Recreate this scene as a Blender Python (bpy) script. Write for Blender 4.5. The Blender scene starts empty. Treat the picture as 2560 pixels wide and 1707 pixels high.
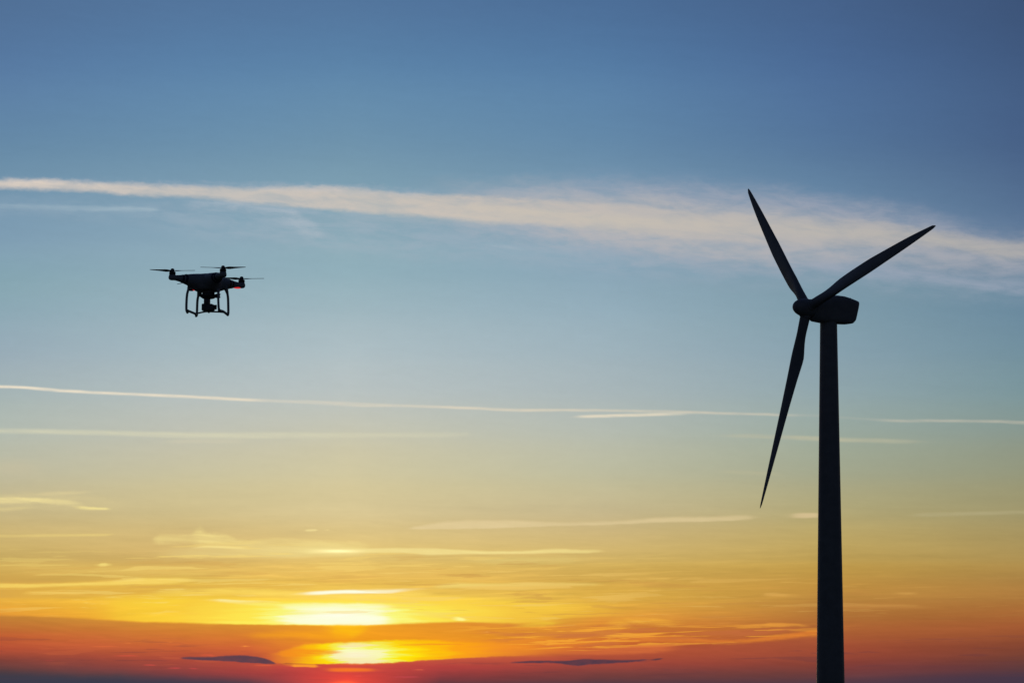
import bpy, bmesh, math, random
from mathutils import Vector, Matrix
R = math.radians

# ------------------------------------------------------------------ camera
C = bpy.context.scene.collection
PITCH = R(4.48)
EYE = Vector((0, 0, 1.7))
F = 11378.0                       # focal length in pixels of the 2560 px wide photograph
cam_d = bpy.data.cameras.new('camera')
cam = bpy.data.objects.new('camera', cam_d); C.objects.link(cam)
cam.location = EYE
cam.rotation_euler = (R(90) + PITCH, 0, 0)
cam_d.sensor_width = 36; cam_d.lens = 160
cam_d.clip_start = 0.1; cam_d.clip_end = 60000
bpy.context.scene.camera = cam

def ray(px, py):
    """direction in the world of a point measured on the photograph"""
    x, y = (px - 1280) / F, (853.5 - py) / F
    c, s = math.cos(PITCH), math.sin(PITCH)
    return Vector((x, c - y * s, s + y * c)).normalized()

def azel(px, py):
    d = ray(px, py)
    return math.degrees(math.atan2(d.x, d.y)), math.degrees(math.asin(d.z))

# ------------------------------------------------------------------ view transform
vs = bpy.context.scene.view_settings
vs.view_transform = 'Standard'; vs.look = 'None'; vs.exposure = 0; vs.gamma = 1; vs.use_curve_mapping = False

# ------------------------------------------------------------------ sky (world)
SUN_AZ, SUN_EL = azel(868, 1640)
W = bpy.data.worlds.new('World')
W.use_nodes = True
NT = W.node_tree; NT.nodes.clear(); ND = NT.nodes; LK = NT.links

def lin(c):
    return tuple(((v / 255) / 12.92 if v / 255 <= .04045 else ((v / 255 + .055) / 1.055) ** 2.4) for v in c)

class E:
    """a value in the node tree with arithmetic"""
    def __init__(s, sock): s.s = sock
    def __add__(a, b): return op('ADD', a, b)
    __radd__ = __add__
    def __sub__(a, b): return op('SUBTRACT', a, b)
    def __rsub__(a, b): return op('SUBTRACT', b, a)
    def __mul__(a, b): return op('MULTIPLY', a, b)
    __rmul__ = __mul__
    def __truediv__(a, b): return op('DIVIDE', a, b)
def put(sock, v):
    if isinstance(v, E): LK.new(v.s, sock)
    else: sock.default_value = v
def op(o, *a, clamp=False):
    n = ND.new('ShaderNodeMath'); n.operation = o; n.use_clamp = clamp
    for i, v in enumerate(a): put(n.inputs[i], v)
    return E(n.outputs[0])
def sstep(v, a, b, kind='SMOOTHSTEP', o0=0., o1=1.):
    n = ND.new('ShaderNodeMapRange'); n.interpolation_type = kind; n.clamp = True
    for i, q in enumerate((v, a, b, o0, o1)): put(n.inputs[i], q)
    return E(n.outputs[0])
def vec(x, y, z=0.):
    n = ND.new('ShaderNodeCombineXYZ')
    for i, v in enumerate((x, y, z)): put(n.inputs[i], v)
    return n.outputs[0]
def noise(x, y, z=0., detail=3., rough=.55, dist=0.):
    n = ND.new('ShaderNodeTexNoise'); n.inputs['Scale'].default_value = 1
    n.inputs['Detail'].default_value = detail; n.inputs['Roughness'].default_value = rough
    n.inputs['Distortion'].default_value = dist
    LK.new(vec(x, y, z), n.inputs['Vector']); return E(n.outputs['Fac'])
def mixc(f, a, b, mode='MIX'):
    n = ND.new('ShaderNodeMix'); n.data_type = 'RGBA'; n.blend_type = mode; n.clamp_factor = True
    put(n.inputs[0], f)
    for i, v in ((6, a), (7, b)):
        if isinstance(v, E): LK.new(v.s, n.inputs[i])
        else: n.inputs[i].default_value = (*v, 1)
    return E(n.outputs[2])

tc = ND.new('ShaderNodeTexCoord')
nv = ND.new('ShaderNodeVectorMath'); nv.operation = 'NORMALIZE'; LK.new(tc.outputs['Generated'], nv.inputs[0])
sp = ND.new('ShaderNodeSeparateXYZ'); LK.new(nv.outputs[0], sp.inputs[0])
DX, DY, DZ = (E(sp.outputs[i]) for i in range(3))
AZ = op('ARCTAN2', DX, DY) * 57.29578              # azimuth in degrees from +Y
EL = op('ARCSINE', DZ) * 57.29578                  # elevation in degrees
A0, A1, ELM = -6.6, 6.6, 9.6
S = (AZ - A0) * (1 / (A1 - A0))
T = EL * (1 / ELM)
DEG = 57.29578 / F                                 # one photograph pixel in degrees

# base gradient: elevation ramps at six azimuths
YS = [0, 200, 400, 600, 700, 800, 900, 1000, 1100, 1200, 1300, 1400, 1450, 1500, 1550, 1600, 1650, 1707]
COLS = {
 0:    [(80,110,156),(90,124,170),(106,140,173),(125,158,180),(132,166,179),(142,170,183),(154,174,184),(168,182,180),(182,187,172),(192,185,152),(201,180,124),(206,174,98),(212,168,80),(232,175,66),(224,140,52),(200,100,50),(150,70,55),(60,60,75)],
 450:  [(82,115,162),(93,131,175),(112,146,177),(134,166,184),(143,173,186),(155,180,190),(167,186,192),(182,191,188),(194,193,174),(204,194,154),(210,188,130),(216,180,104),(224,184,84),(238,190,60),(240,178,48),(215,120,50),(180,80,55),(80,62,75)],
 870:  [(82,116,163),(95,134,176),(116,150,178),(136,170,184),(146,177,188),(162,185,193),(176,192,196),(188,195,190),(202,198,172),(212,200,156),(220,198,140),(230,196,112),(234,190,90),(246,210,90),(252,220,70),(245,150,40),(215,90,55),(150,62,62)],
 1500: [(75,108,157),(88,126,172),(106,140,175),(130,162,183),(138,168,185),(150,176,189),(160,180,188),(172,184,184),(184,188,172),(193,188,154),(204,184,134),(208,176,100),(210,168,80),(222,172,70),(220,145,55),(205,105,50),(165,72,56),(100,62,64)],
 2050: [(68,96,146),(77,108,158),(90,121,162),(112,146,172),(122,153,170),(128,158,172),(137,163,175),(148,168,170),(158,170,155),(168,168,136),(184,168,112),(190,158,84),(190,146,68),(184,132,62),(176,110,54),(166,86,52),(142,66,54),(92,60,66)],
 2560: [(60,82,127),(66,91,138),(74,99,144),(92,122,153),(100,134,157),(107,140,160),(115,146,159),(126,151,154),(140,152,138),(152,152,120),(164,150,102),(172,143,82),(174,132,70),(172,118,60),(164,96,52),(142,76,50),(108,62,55),(70,56,70)],
}
def soften(y, c):
    k = (.13 if c[2] < 150 else .10) if y <= 400 else .05 if y <= 1300 else 0.
    g = .35 * c[0] + .4 * c[1] + .25 * c[2]
    t = (-2, 2, -1) if y <= 400 else (1, 0, 0) if y <= 900 else (0, 0, 0)
    return tuple(v + (g - v) * k + d for v, d in zip(c, t))
base = None; prev = None
for x, cs in COLS.items():
    rp = ND.new('ShaderNodeValToRGB'); cr = rp.color_ramp; cr.interpolation = 'CARDINAL'
    st = sorted(((azel(x, y)[1] / ELM, lin(soften(y, c))) for y, c in zip(YS, cs)))
    while len(cr.elements) < len(st): cr.elements.new(.5)
    for e, (p, c) in zip(cr.elements, st): e.position = p
    for e, (p, c) in zip(cr.elements, st): e.position = p; e.color = (*c, 1)
    LK.new(T.s, rp.inputs[0]); col = E(rp.outputs[0])
    s = (azel(x, 1200)[0] - A0) / (A1 - A0)
    base = col if base is None else mixc(sstep(S, prev, s, 'LINEAR'), base, col)
    prev = s

# shared noises: fibres drawn out along the wind, wobble of the edges
N_FIB = noise(AZ * 1.1, (EL + AZ * .075) * 9., 3., 5., .6, .4)
N_FINE = noise(AZ * 2.6, (EL + AZ * .05) * 24., 9., 4., .6, .3)
N_LOW = noise(AZ * .38, EL * 5.2, 26.4, 4., .5, .2)
N_WOB = noise(AZ * 1.6, EL * 4., 33., 5., .62) - .5
N_WOB2 = noise(AZ * 7., EL * 16., 41., 4., .6) - .5
N_PUFF = noise(AZ * 2.2, EL * 6., 55., 5., .62, 1.2)

# broad streaking of the lower sky
lowzone = sstep(EL, azel(1280, 1120)[1], azel(1280, 1420)[1])
N_MOT = noise(AZ * 9., EL * 12., 88., 3., .6)
N_WSP = noise(AZ * .75 - EL * .5, (EL - AZ * .012) * 14., 95., 5., .58, .25)     # torn wisps
N_STR = noise(AZ * .9, (EL - AZ * .03) * 20., 77., 4., .55, .5)
near = sstep(op('ABSOLUTE', AZ + 1.2), 7.5, 1.5)
zone2 = sstep(EL, azel(1280, 1330)[1], azel(1280, 1460)[1])
mod = (N_LOW - .5) * lowzone * .3 + (N_FINE - .5) * lowzone * .12 + (N_FIB - .5) * .05 + (N_PUFF - .5) * .05 + (N_MOT - .5) * .03 + 1.0
mod = mod + zone2 * (near * .75 + .25) * (sstep(N_STR, .5, .74) * .16 - sstep(N_STR, .5, .26) * .11)
def grey(f, g=None, b=None):
    n = ND.new('ShaderNodeCombineColor')
    for i, v in enumerate((f, f if g is None else g, f if b is None else b)): put(n.inputs[i], v)
    return E(n.outputs[0])
def scale(col, f): return mixc(1., col, grey(f), 'MULTIPLY')
sky = scale(base, mod)
LAST = [N_PUFF]
def seq(v):
    """keeps the layers in order: each is worked out after the one before it"""
    return v + LAST[0] * 1e-7

def glow(col, x, y, rx, ry, c, k):
    """light spread round a point of the sky by thin cloud: gaussian in angle"""
    a, e = azel(x, y)
    q = op('POWER', (seq(AZ) - a) * (1 / (rx * DEG)), 2.) + op('POWER', (EL - e) * (1 / (ry * DEG)), 2.)
    g = op('POWER', 2.71828, q * -1.) * k
    LAST[0] = g
    return mixc(1., col, grey(g * c[0], g * c[1], g * c[2]), 'ADD')

def layer(col, pts, c, st, sb, warp=0., warp2=0., fib=0., fn=None, k=1., c2=None, mode='MIX', taper=True):
    """one cloud: pts = (x, top, bottom, density) read from the photograph, soft edges st / sb in px"""
    n = ND.new('ShaderNodeRGBCurve')
    cu = n.mapping.curves; n.mapping.extend = 'HORIZONTAL'
    fs = [[], [], []]
    for x, yt, yb, a in pts:
        if a == 0 and fn is not None and yb - yt < 30 and taper: yt = yb = (yt + yb) / 2
        az, e1 = azel(x, yt); _, e2 = azel(x, yb); s = (az - A0) / (A1 - A0)
        for lst, v in zip(fs, (e1 / ELM, e2 / ELM, a)): lst.append((min(max(s, 0.), 1.), v))
    for i in range(3):
        l = fs[i]; c_ = cu[i]
        if l[0][0] > .002: l = [(0., l[0][1] if i < 2 else l[0][1])] + l
        if l[-1][0] < .998: l = l + [(1., l[-1][1])]
        while len(c_.points) < len(l): c_.points.new(.5, .5)
        for p_, (x_, y_) in zip(c_.points, l): p_.location = (x_, y_); p_.handle_type = 'AUTO_CLAMPED'
    n.mapping.update()
    LK.new(grey(seq(S)).s, n.inputs['Color'])
    s3 = ND.new('ShaderNodeSeparateColor'); LK.new(n.outputs[0], s3.inputs[0])
    top, bot, amp = (E(s3.outputs[i]) for i in range(3))
    t = T
    if warp: t = t + N_WOB * (warp * DEG / ELM)
    if warp2: t = t + N_WOB2 * (warp2 * DEG / ELM)
    ht, hb = st * DEG / ELM, sb * DEG / ELM
    m1 = sstep((t - top) * (1 / ht), -1., 1., o0=1., o1=0.)
    m2 = sstep((t - bot) * (1 / hb), -1., 1.)
    m = m1 * m2 * amp * k
    if fib: m = m * sstep(fn or N_FIB, .5 - .22, .5 + .2, 'SMOOTHSTEP', 1 - fib, 1.)
    cc = None if isinstance(c[0], tuple) else lin(c)
    if isinstance(c, tuple) and isinstance(c[0], tuple):         # thin cloud lit through by the sun: colour by distance from it
        (x0, y0, rx, ry, skew), stops = c[0], c[1:]
        a0, e0 = azel(x0, y0)
        dd = (seq(AZ) - a0) * (1 / (rx * DEG)); dd = op('MAXIMUM', dd, dd * -skew)
        q = op('SQRT', op('POWER', dd, 2.) + op('POWER', (EL - e0) * (1 / (ry * DEG)), 2.)) + (N_STR - .5) * .34 + (N_FINE - .5) * .16 + (N_WSP - .5) * .30
        rp = ND.new('ShaderNodeValToRGB'); cr = rp.color_ramp; cr.interpolation = 'EASE'
        while len(cr.elements) < len(stops): cr.elements.new(.5)
        for e, (p, *_) in zip(cr.elements, stops): e.position = p
        for e, (p, k_) in zip(cr.elements, stops): e.position = p; e.color = (*lin(k_), 1)
        LK.new(q.s, rp.inputs[0]); cc = E(rp.outputs[0])
    elif c2:
        cc = mixc(S, lin(c), lin(c2))
    LAST[0] = m
    return mixc(m, col, cc, mode)

# --- high cirrus band across the blue
CREAM, CREAM_D = (222, 208, 194), (178, 173, 168)
N_FEA = noise(AZ * 1.9 + EL * 2.2, EL * 7., 63., 6., .64, .35)          # feathery fall streaks
sky = layer(sky, [(0,498,535,.35),(300,505,545,.4),(500,505,590,.45),(700,505,615,.6),(1000,530,640,.6),(1280,545,655,.55),(1600,580,690,.55),(2000,600,710,.5),(2560,630,750,.45)], (172,186,198), 26, 36, 40, 20, .9, N_FEA, .75, (158,168,184))
sky = layer(sky, [(430,500,520,0),(520,498,520,.7),(650,505,530,.6),(720,520,560,.7),(790,560,600,.6),(860,590,606,0)], (190,196,204), 10, 16, 16, 14, .8, N_FEA, .6)
sky = layer(sky, [(0,449,473,.0),(900,470,530,.0),(1150,462,570,.5),(1400,458,610,.85),(1700,468,655,.9),(2000,488,668,.9),(2300,535,672,.85),(2560,590,690,.75)], (196,193,194), 34, 36, 40, 20, .6, N_FEA, .82, (158,162,176))
sky = layer(sky, [(1350,430,470,0),(1500,430,500,.35),(1750,440,520,.35),(2050,470,540,.3),(2300,500,560,.2),(2560,540,600,.2)], (160,174,196), 24, 24, 30, 14, .9, N_FEA, .5, (140,150,176))
sky = layer(sky, [(0,449,471,1),(150,452,474,1),(300,458,485,.95),(450,465,492,.8),(600,470,503,.8),(700,467,514,.9),(820,467,522,.95),(920,477,531,.9),(1050,486,541,.92),(1200,492,552,.9),(1400,503,566,.9),(1600,517,586,.85),(1800,533,602,.75),(2000,545,614,.65),(2200,556,618,.6),(2350,577,620,.55),(2560,606,648,.55)], CREAM, 8, 9, 20, 10, .38, N_FEA, .97, CREAM_D)
sky = layer(sky, [(1150,490,556,0),(1400,488,590,.5),(1600,490,618,.7),(1800,512,642,.7),(2000,530,652,.65),(2200,552,654,.5),(2560,600,668,.4)], (208,198,188), 20, 24, 24, 14, .55, N_FEA, .8, (178,176,176))
sky = layer(sky, [(0,444,456,.3),(400,454,466,.5),(700,458,474,.5),(1000,470,492,.4),(1200,478,500,0)], (196,196,204), 8, 6, 16, 22, .9, N_FEA, .6)
sky = layer(sky, [(700,480,560,0),(1100,505,556,.2),(1280,518,556,.6),(1600,540,576,.6),(1900,555,588,.5),(2300,582,606,.45),(2560,618,645,.3)], (224,210,188), 12, 14, 20, 10, .5, N_FIB, .8, (192,184,170))
sky = layer(sky, [(0,509,520,.4),(200,515,526,.55),(380,519,528,.8),(412,524,529,0)], (165,186,198), 5, 4, 8, 5, .4, N_FINE, .8)
sky = layer(sky, [(1800,640,650,0),(2000,655,672,.35),(2200,668,695,.55),(2400,690,715,.65),(2560,708,735,.6)], (178,182,194), 14, 10, 14, 8, .5, N_FEA, .8, (160,168,186))
sky = layer(sky, [(1180,605,612,0),(1260,612,620,.5),(1350,626,631,0)], (176,190,200), 5, 4, 8, 6, .5, N_FINE, .5)

# --- contrails
def line(col, pts, c, th, warp=3., k=1., fib=.35, c2=None, soft=1.):
    return layer(col, [(x, y - th * w / 2, y + th * w / 2, a) for x, y, w, a in pts], c, th * .45 * soft, th * .45 * soft, warp, 0., fib, N_FINE, k, c2)
sky = line(sky, [(0,966,1,1),(60,968,1,1),(110,973,1.1,.95),(200,979,1,1),(350,986,1,1),(500,993,1,1),(620,999,1,.9),(720,1003,1,.45),(820,1007,1.5,.5),(900,1011,1.6,.55),(1000,1014,1,.6),(1150,1019,1,.9),(1300,1025,1,.9),(1450,1025,1,.8),(1600,1027,1,.7),(1750,1031,1,.75),(1880,1035,.9,.75),(1960,1037,.9,.6),(2040,1039,.9,.15),(2130,1045,.9,.12),(2230,1051,1,.5),(2400,1052,1,.65),(2500,1053,1,.7),(2560,1056,1.2,.75)], (242,229,205), 6.5, 4, 1, .45, (190,186,170))
sky = line(sky, [(1400,1043,.6,0),(1450,1041,.8,.7),(1530,1039,1,.95),(1620,1036,1,.85),(1700,1034,1,.5),(1780,1032,.8,0)], (232,220,195), 7, 3)
sky = line(sky, [(0,1077,1,.65),(150,1079,1,.8),(300,1083,1,.75),(500,1088,1.2,.8),(700,1088,1.2,.65),(900,1088,1,.5),(1160,1086,.8,.35),(1200,1086,.8,0)], (220,216,184), 11, 4, .75)
sky = line(sky, [(380,1103,1,0),(450,1103,1,.6),(600,1102,1,.4),(650,1101,1,0)], (214,206,176), 9, 4, .6)
sky = line(sky, [(1700,1088,1,0),(1850,1089,1,.4),(1960,1093,1,.55),(2040,1096,1.1,.85),(2150,1100,1,.65),(2260,1103,1,.5),(2380,1104,1,0)], (196,190,160), 9, 4, .8)
sky = line(sky, [(1780,1180,1,0),(1830,1180,1,.5),(1940,1184,1,.4),(1980,1185,1,0)], (190,184,150), 8, 8, .6)
sky = line(sky, [(2240,1288,1,0),(2300,1287,1,.5),(2450,1283,1,.6),(2560,1280,1,.6)], (186,176,136), 8, 4, .7)
# --- golden streaks, lower half
sky = layer(sky, [(0,1150,1190,.6),(100,1155,1195,.3),(200,1165,1200,0)], (206,192,156), 20, 20, 20, 5, .3, N_FIB, .5)
sky = layer(sky, [(0,1235,1272,.7),(100,1232,1268,.7),(200,1238,1272,.5),(300,1250,1276,.3),(400,1256,1275,0)], (220,203,148), 10, 14, 16, 12, .7, N_FEA, .75)
sky = layer(sky, [(0,1243,1256,.8),(70,1244,1256,1),(140,1247,1258,.7),(200,1255,1264,.3),(230,1260,1266,0)], (244,226,156), 4, 5, 10, 7, .6, N_FINE, .9)
sky = layer(sky, [(60,1233,1239,0),(110,1230,1238,.6),(190,1227,1234,.6),(260,1226,1232,0)], (228,210,154), 4, 4, 8, 5, .6, N_FINE, .8)
sky = layer(sky, [(150,1260,1266,0),(200,1264,1272,.7),(240,1268,1274,1),(270,1269,1274,.9),(284,1270,1273,0)], (244,226,150), 3, 3, 4, 4, .3, N_FINE, .9)
sky = layer(sky, [(0,1268,1276,.6),(60,1266,1273,.5),(120,1262,1268,0)], (232,212,146), 4, 4, 6, 5, .5, N_FINE, .7)
sky = line(sky, [(0,1339,1,.6),(100,1338,1,.75),(200,1337,.9,.85),(260,1336,.8,.9),(300,1335,.6,0)], (232,206,126), 6, 2, .9)
sky = layer(sky, [(1010,1319,1324,0),(1040,1316,1323,1),(1130,1303,1321,.95),(1200,1300,1320,1),(1300,1302,1317,.95),(1400,1306,1314,.85),(1550,1302,1309,.85),(1640,1294,1305,.9),(1780,1291,1303,.85),(1870,1288,1298,.6),(1930,1286,1294,0)], (238,214,160), 5, 3, 6, 3, .2, N_FINE, .82, (216,196,150))
sky = layer(sky, [(1940,1285,1294,0),(1985,1283,1294,.5),(2020,1282,1294,.9),(2046,1282,1293,.7),(2070,1283,1293,0)], (220,196,150), 3, 3, 2, 2, 0, None, .8)
sky = line(sky, [(756,1326,.8,0),(770,1325,1,.8),(793,1324,.8,.8),(800,1324,.6,0)], (240,220,150), 5, 1)
sky = line(sky, [(806,1324,.6,0),(815,1324,.8,.7),(828,1324,.6,0)], (240,220,150), 4, 1)
# wispy cloud above the sun
sky = layer(sky, [(370,1342,1356,0),(400,1337,1357,.7),(470,1338,1357,.6),(495,1328,1360,.95),(520,1332,1360,1),(560,1336,1362,.9),(620,1352,1366,.8),(700,1344,1372,.6),(800,1352,1378,.7),(900,1356,1378,.6),(960,1362,1380,0)], (244,222,142), 6, 8, 14, 9, .45, N_FINE, .8)
sky = layer(sky, [(480,1316,1335,0),(500,1314,1335,.6),(520,1318,1336,0)], (236,216,140), 6, 8, 10, 5, .3, N_FINE, .5)
sky = layer(sky, [(300,1372,1394,0),(450,1370,1392,.4),(620,1366,1392,.6),(800,1366,1390,.75),(900,1368,1388,.4),(1000,1372,1390,.0)], (244,226,150), 10, 8, 12, 4, .4, N_FIB, .8)
sky = line(sky, [(460,1370,.6,0),(520,1366,.8,.9),(600,1369,.8,.8),(650,1372,.6,0)], (246,226,150), 6, 3)
sky = layer(sky, [(700,1374,1380,0),(780,1372,1382,.7),(840,1371,1383,.95),(900,1371,1381,.9),(1000,1369,1381,.85),(1080,1370,1386,.85),(1150,1374,1384,.9),(1250,1378,1384,1),(1320,1376,1383,.95),(1390,1372,1381,.85),(1450,1374,1382,.75),(1500,1374,1380,.4),(1530,1375,1379,0)], (252,234,158), 3.5, 3, 5, 2, .2, N_FINE, .95, (236,214,130))
sky = glow(sky, 845, 1377, 42, 3.5, (.5, .46, .3), .7)
sky = layer(sky, [(1100,1392,1408,0),(1250,1392,1408,.6),(1400,1392,1408,.5),(1540,1390,1404,0)], (228,208,126), 8, 8, 6, 3, .4, N_FINE, .7)
sky = layer(sky, [(240,1410,1415,0),(246,1408,1416,1),(270,1407,1415,1),(276,1409,1413,0)], (244,218,122), 2, 2, 0, 3, 0, None, .9)
sky = layer(sky, [(0,1418,1430,.1),(150,1412,1430,.5),(300,1416,1434,.6),(420,1424,1436,.5),(560,1428,1438,.5),(700,1432,1440,0)], (230,196,104), 8, 5, 6, 3, .3, N_FINE, .7)
sky = layer(sky, [(0,1436,1456,.8),(200,1436,1452,.7),(340,1437,1445,.3),(400,1438,1444,0)], (202,162,80), 6, 4, 4, 2, 0, None, .7)
sky = layer(sky, [(0,1458,1468,.8),(60,1459,1468,.9),(200,1456,1463,.95),(300,1451,1461,1),(340,1446,1460,1),(420,1444,1458,.9),(470,1444,1454,.6),(520,1445,1452,0)], (250,216,104), 3, 3.5, 4, 2, .2, N_FINE, .95)
sky = layer(sky, [(0,1470,1494,.8),(150,1470,1494,.6),(300,1466,1488,.7),(400,1464,1482,.7),(560,1460,1474,.5),(760,1462,1472,.4),(820,1462,1470,0)], (214,165,76), 5, 5, 6, 3, .3, N_FIB, .75)
sky = line(sky, [(40,1482,.6,0),(80,1481,1,.8),(130,1481,.9,.8),(210,1484,.5,.3),(230,1485,.5,0)], (240,194,90), 8, 3)
# yellow sheet left of the sun
sky = layer(sky, [(150,1500,1545,0),(300,1494,1550,.5),(460,1492,1556,.85),(600,1498,1560,1),(750,1500,1562,1),(900,1500,1560,1),(1100,1494,1556,.85),(1300,1500,1556,.6),(1500,1506,1540,.25),(1650,1506,1540,0)], (252,216,62), 12, 4, 10, 4, .5, N_LOW, .9)
sky = layer(sky, [(340,1476,1490,0),(420,1474,1486,.7),(560,1470,1484,.7),(640,1472,1486,.9),(760,1478,1492,.7),(900,1484,1498,.8),(1050,1476,1490,.5),(1160,1470,1480,0)], (252,220,100), 5, 7, 8, 3, .4, N_FINE, .85)

# --- veiled sun: glow behind the cloud gaps
sky = glow(sky, 868, 1565, 340, 80, (.42, .24, .02), .42)
sky = layer(sky, [(1040,1464,1474,0),(1100,1460,1470,.75),(1160,1457,1467,.9),(1230,1458,1465,.8),(1320,1456,1464,.6),(1480,1457,1463,.5),(1540,1458,1462,0)], (250,226,126), 4, 4, 4, 2, .2, N_FINE, .85, (236,205,110))
sky = layer(sky, [(690,1483,1487,0),(770,1479,1486,.6),(840,1475,1483,1),(920,1474,1482,1),(975,1473,1481,.95),(1010,1471,1477,.45),(1120,1464,1470,0)], (255,255,228), 3, 3, 3, 1.5, 0, N_FINE, 1)
sky = layer(sky, [(470,1497,1501,0),(545,1497,1503,.6),(600,1500,1509,1),(640,1501,1512,.95),(700,1504,1518,.7),(740,1508,1518,0)], (255,254,190), 2.5, 3.5, 3, 2.5, .15, N_FINE, 1)
UP = ((846, 1538, 470, 66, 1.), (0., (255,255,236)), (.24, (251,255,206)), (.36, (249,250,130)), (.5, (252,232,84)), (.72, (250,214,74)), (1., (240,190,66)))
sky = layer(sky, [(340,1508,1552,0),(480,1500,1558,.55),(620,1500,1560,.85),(760,1500,1562,1),(900,1498,1562,1),(1060,1500,1559,.95),(1200,1506,1556,.7),(1350,1516,1552,.4),(1500,1524,1544,0)], UP, 9, 2.5, 6, 4, .15, N_FINE, 1)
sky = layer(sky, [(620,1552,1557,0),(700,1547,1559,.7),(770,1541,1560,1),(850,1535,1561,1),(910,1536,1561,1),(965,1542,1559,.6),(1030,1548,1556,0)], (254,255,226), 6, 2, 5, 5, .55, N_STR, .95)
sky = layer(sky, [(660,1510,1518,0),(720,1509,1522,.7),(820,1508,1526,.9),(920,1509,1524,.8),(970,1511,1521,.4),(1040,1512,1518,0)], (254,255,220), 5, 6, 6, 6, .6, N_STR, .9)
sky = layer(sky, [(430,1553,1557,0),(560,1551,1558,.6),(680,1551,1560,.8),(760,1552,1560,0)], (255,240,96), 3, 2, 2, 1.5, .2, N_FINE, .9)
WB, WD = sstep(N_WSP, .48, .68), sstep(N_WSP, .48, .32)
sky = layer(sky, [(0,1380,1530,.35),(250,1385,1545,.6),(520,1360,1520,.75),(850,1370,1505,.7),(1150,1385,1550,.85),(1450,1400,1560,.7),(1700,1430,1560,.45),(1960,1440,1540,.35),(2300,1460,1540,.2),(2560,1480,1540,.1)], (255,230,128), 26, 14, 14, 6, 1., WB, .55, (232,176,92))
sky = layer(sky, [(0,1400,1510,.4),(250,1400,1520,.55),(520,1390,1500,.5),(850,1390,1475,.45),(1150,1390,1545,.75),(1450,1410,1560,.7),(1700,1430,1570,.5),(2000,1450,1560,.4),(2560,1480,1560,.2)], (214,164,82), 22, 14, 14, 6, 1., WD, .5, (180,118,64))
sky = layer(sky, [(540,1500,1548,0),(640,1500,1548,.5),(760,1512,1540,.45),(900,1512,1540,.5),(1000,1504,1548,.8),(1200,1504,1550,.6),(1400,1510,1550,0)], (246,206,70), 8, 6, 8, 6, 1., WD, .75)
sky = layer(sky, [(0,1575,1640,.3),(200,1570,1650,.5),(450,1575,1640,.5),(620,1572,1630,.7),(760,1572,1600,.8),(900,1570,1598,.7),(1050,1566,1600,0)], (236,140,58), 12, 12, 10, 6, 1., WB, .4)
sky = layer(sky, [(640,1526,1534,0),(720,1525,1536,.8),(800,1526,1534,.7),(900,1530,1534,.4),(1000,1526,1536,.7),(1150,1522,1532,.6),(1300,1522,1530,0)], (248,230,92), 4, 4, 5, 3, .5, N_FINE, .5)
sky = layer(sky, [(1118,1545,1548,0),(1140,1541,1550,.9),(1152,1543,1551,1),(1166,1546,1550,.4),(1176,1548,1551,0)], (255,250,150), 2.5, 2, 0, 2, 0, None, .9)

# --- orange bank whose upper edge runs below the yellow sheet
def bank(col, edge, ramps, st, warp, warp2=0.):
    """a cloud bank from its upper edge down: its own colour ramps by elevation, blended over azimuth"""
    b = None; pv = None; ev = (seq(EL) + N_WOB * (12 * DEG)) * .5
    for x, rows in ramps.items():
        rp = ND.new('ShaderNodeValToRGB'); cr = rp.color_ramp; cr.interpolation = 'LINEAR'
        st_ = sorted((azel(x, y)[1] / 2., lin(c)) for y, c in rows)
        while len(cr.elements) < len(st_): cr.elements.new(.5)
        for e, (p, c) in zip(cr.elements, st_): e.position = p
        for e, (p, c) in zip(cr.elements, st_): e.position = p; e.color = (*c, 1)
        LK.new(ev.s, rp.inputs[0]); s = (azel(x, 1600)[0] - A0) / (A1 - A0)
        b = E(rp.outputs[0]) if b is None else mixc(sstep(S, pv, s, 'LINEAR'), b, E(rp.outputs[0])); pv = s
    b = scale(b, (N_LOW - .5) * .25 + (N_FINE - .5) * .22 + 1.)
    n = ND.new('ShaderNodeRGBCurve'); cu = n.mapping.curves
    for i in (0, 1, 2):
        l = []
        for x, y, a, sf in edge:
            az, e1 = azel(x, y); l.append((min(max((az - A0) / (A1 - A0), 0), 1), (e1 / ELM, a, sf / 60.)[i]))
        if l[0][0] > .002: l = [(0., l[0][1])] + l
        if l[-1][0] < .998: l = l + [(1., l[-1][1])]
        while len(cu[i].points) < len(l): cu[i].points.new(.5, .5)
        for p_, q in zip(cu[i].points, l): p_.location = q; p_.handle_type = 'AUTO_CLAMPED'
    n.mapping.update()
    LK.new(grey(seq(S)).s, n.inputs['Color'])
    s3 = ND.new('ShaderNodeSeparateColor'); LK.new(n.outputs[0], s3.inputs[0])
    top, amp, sf = (E(s3.outputs[i]) for i in range(3))
    t = T + N_WOB * (warp * DEG / ELM) + N_WOB2 * (warp2 * DEG / ELM)
    m = sstep((t - top) / (sf * (60 * DEG / ELM)), -1., 1., o0=1., o1=0.) * amp
    LAST[0] = m
    return mixc(m, col, b)

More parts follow.
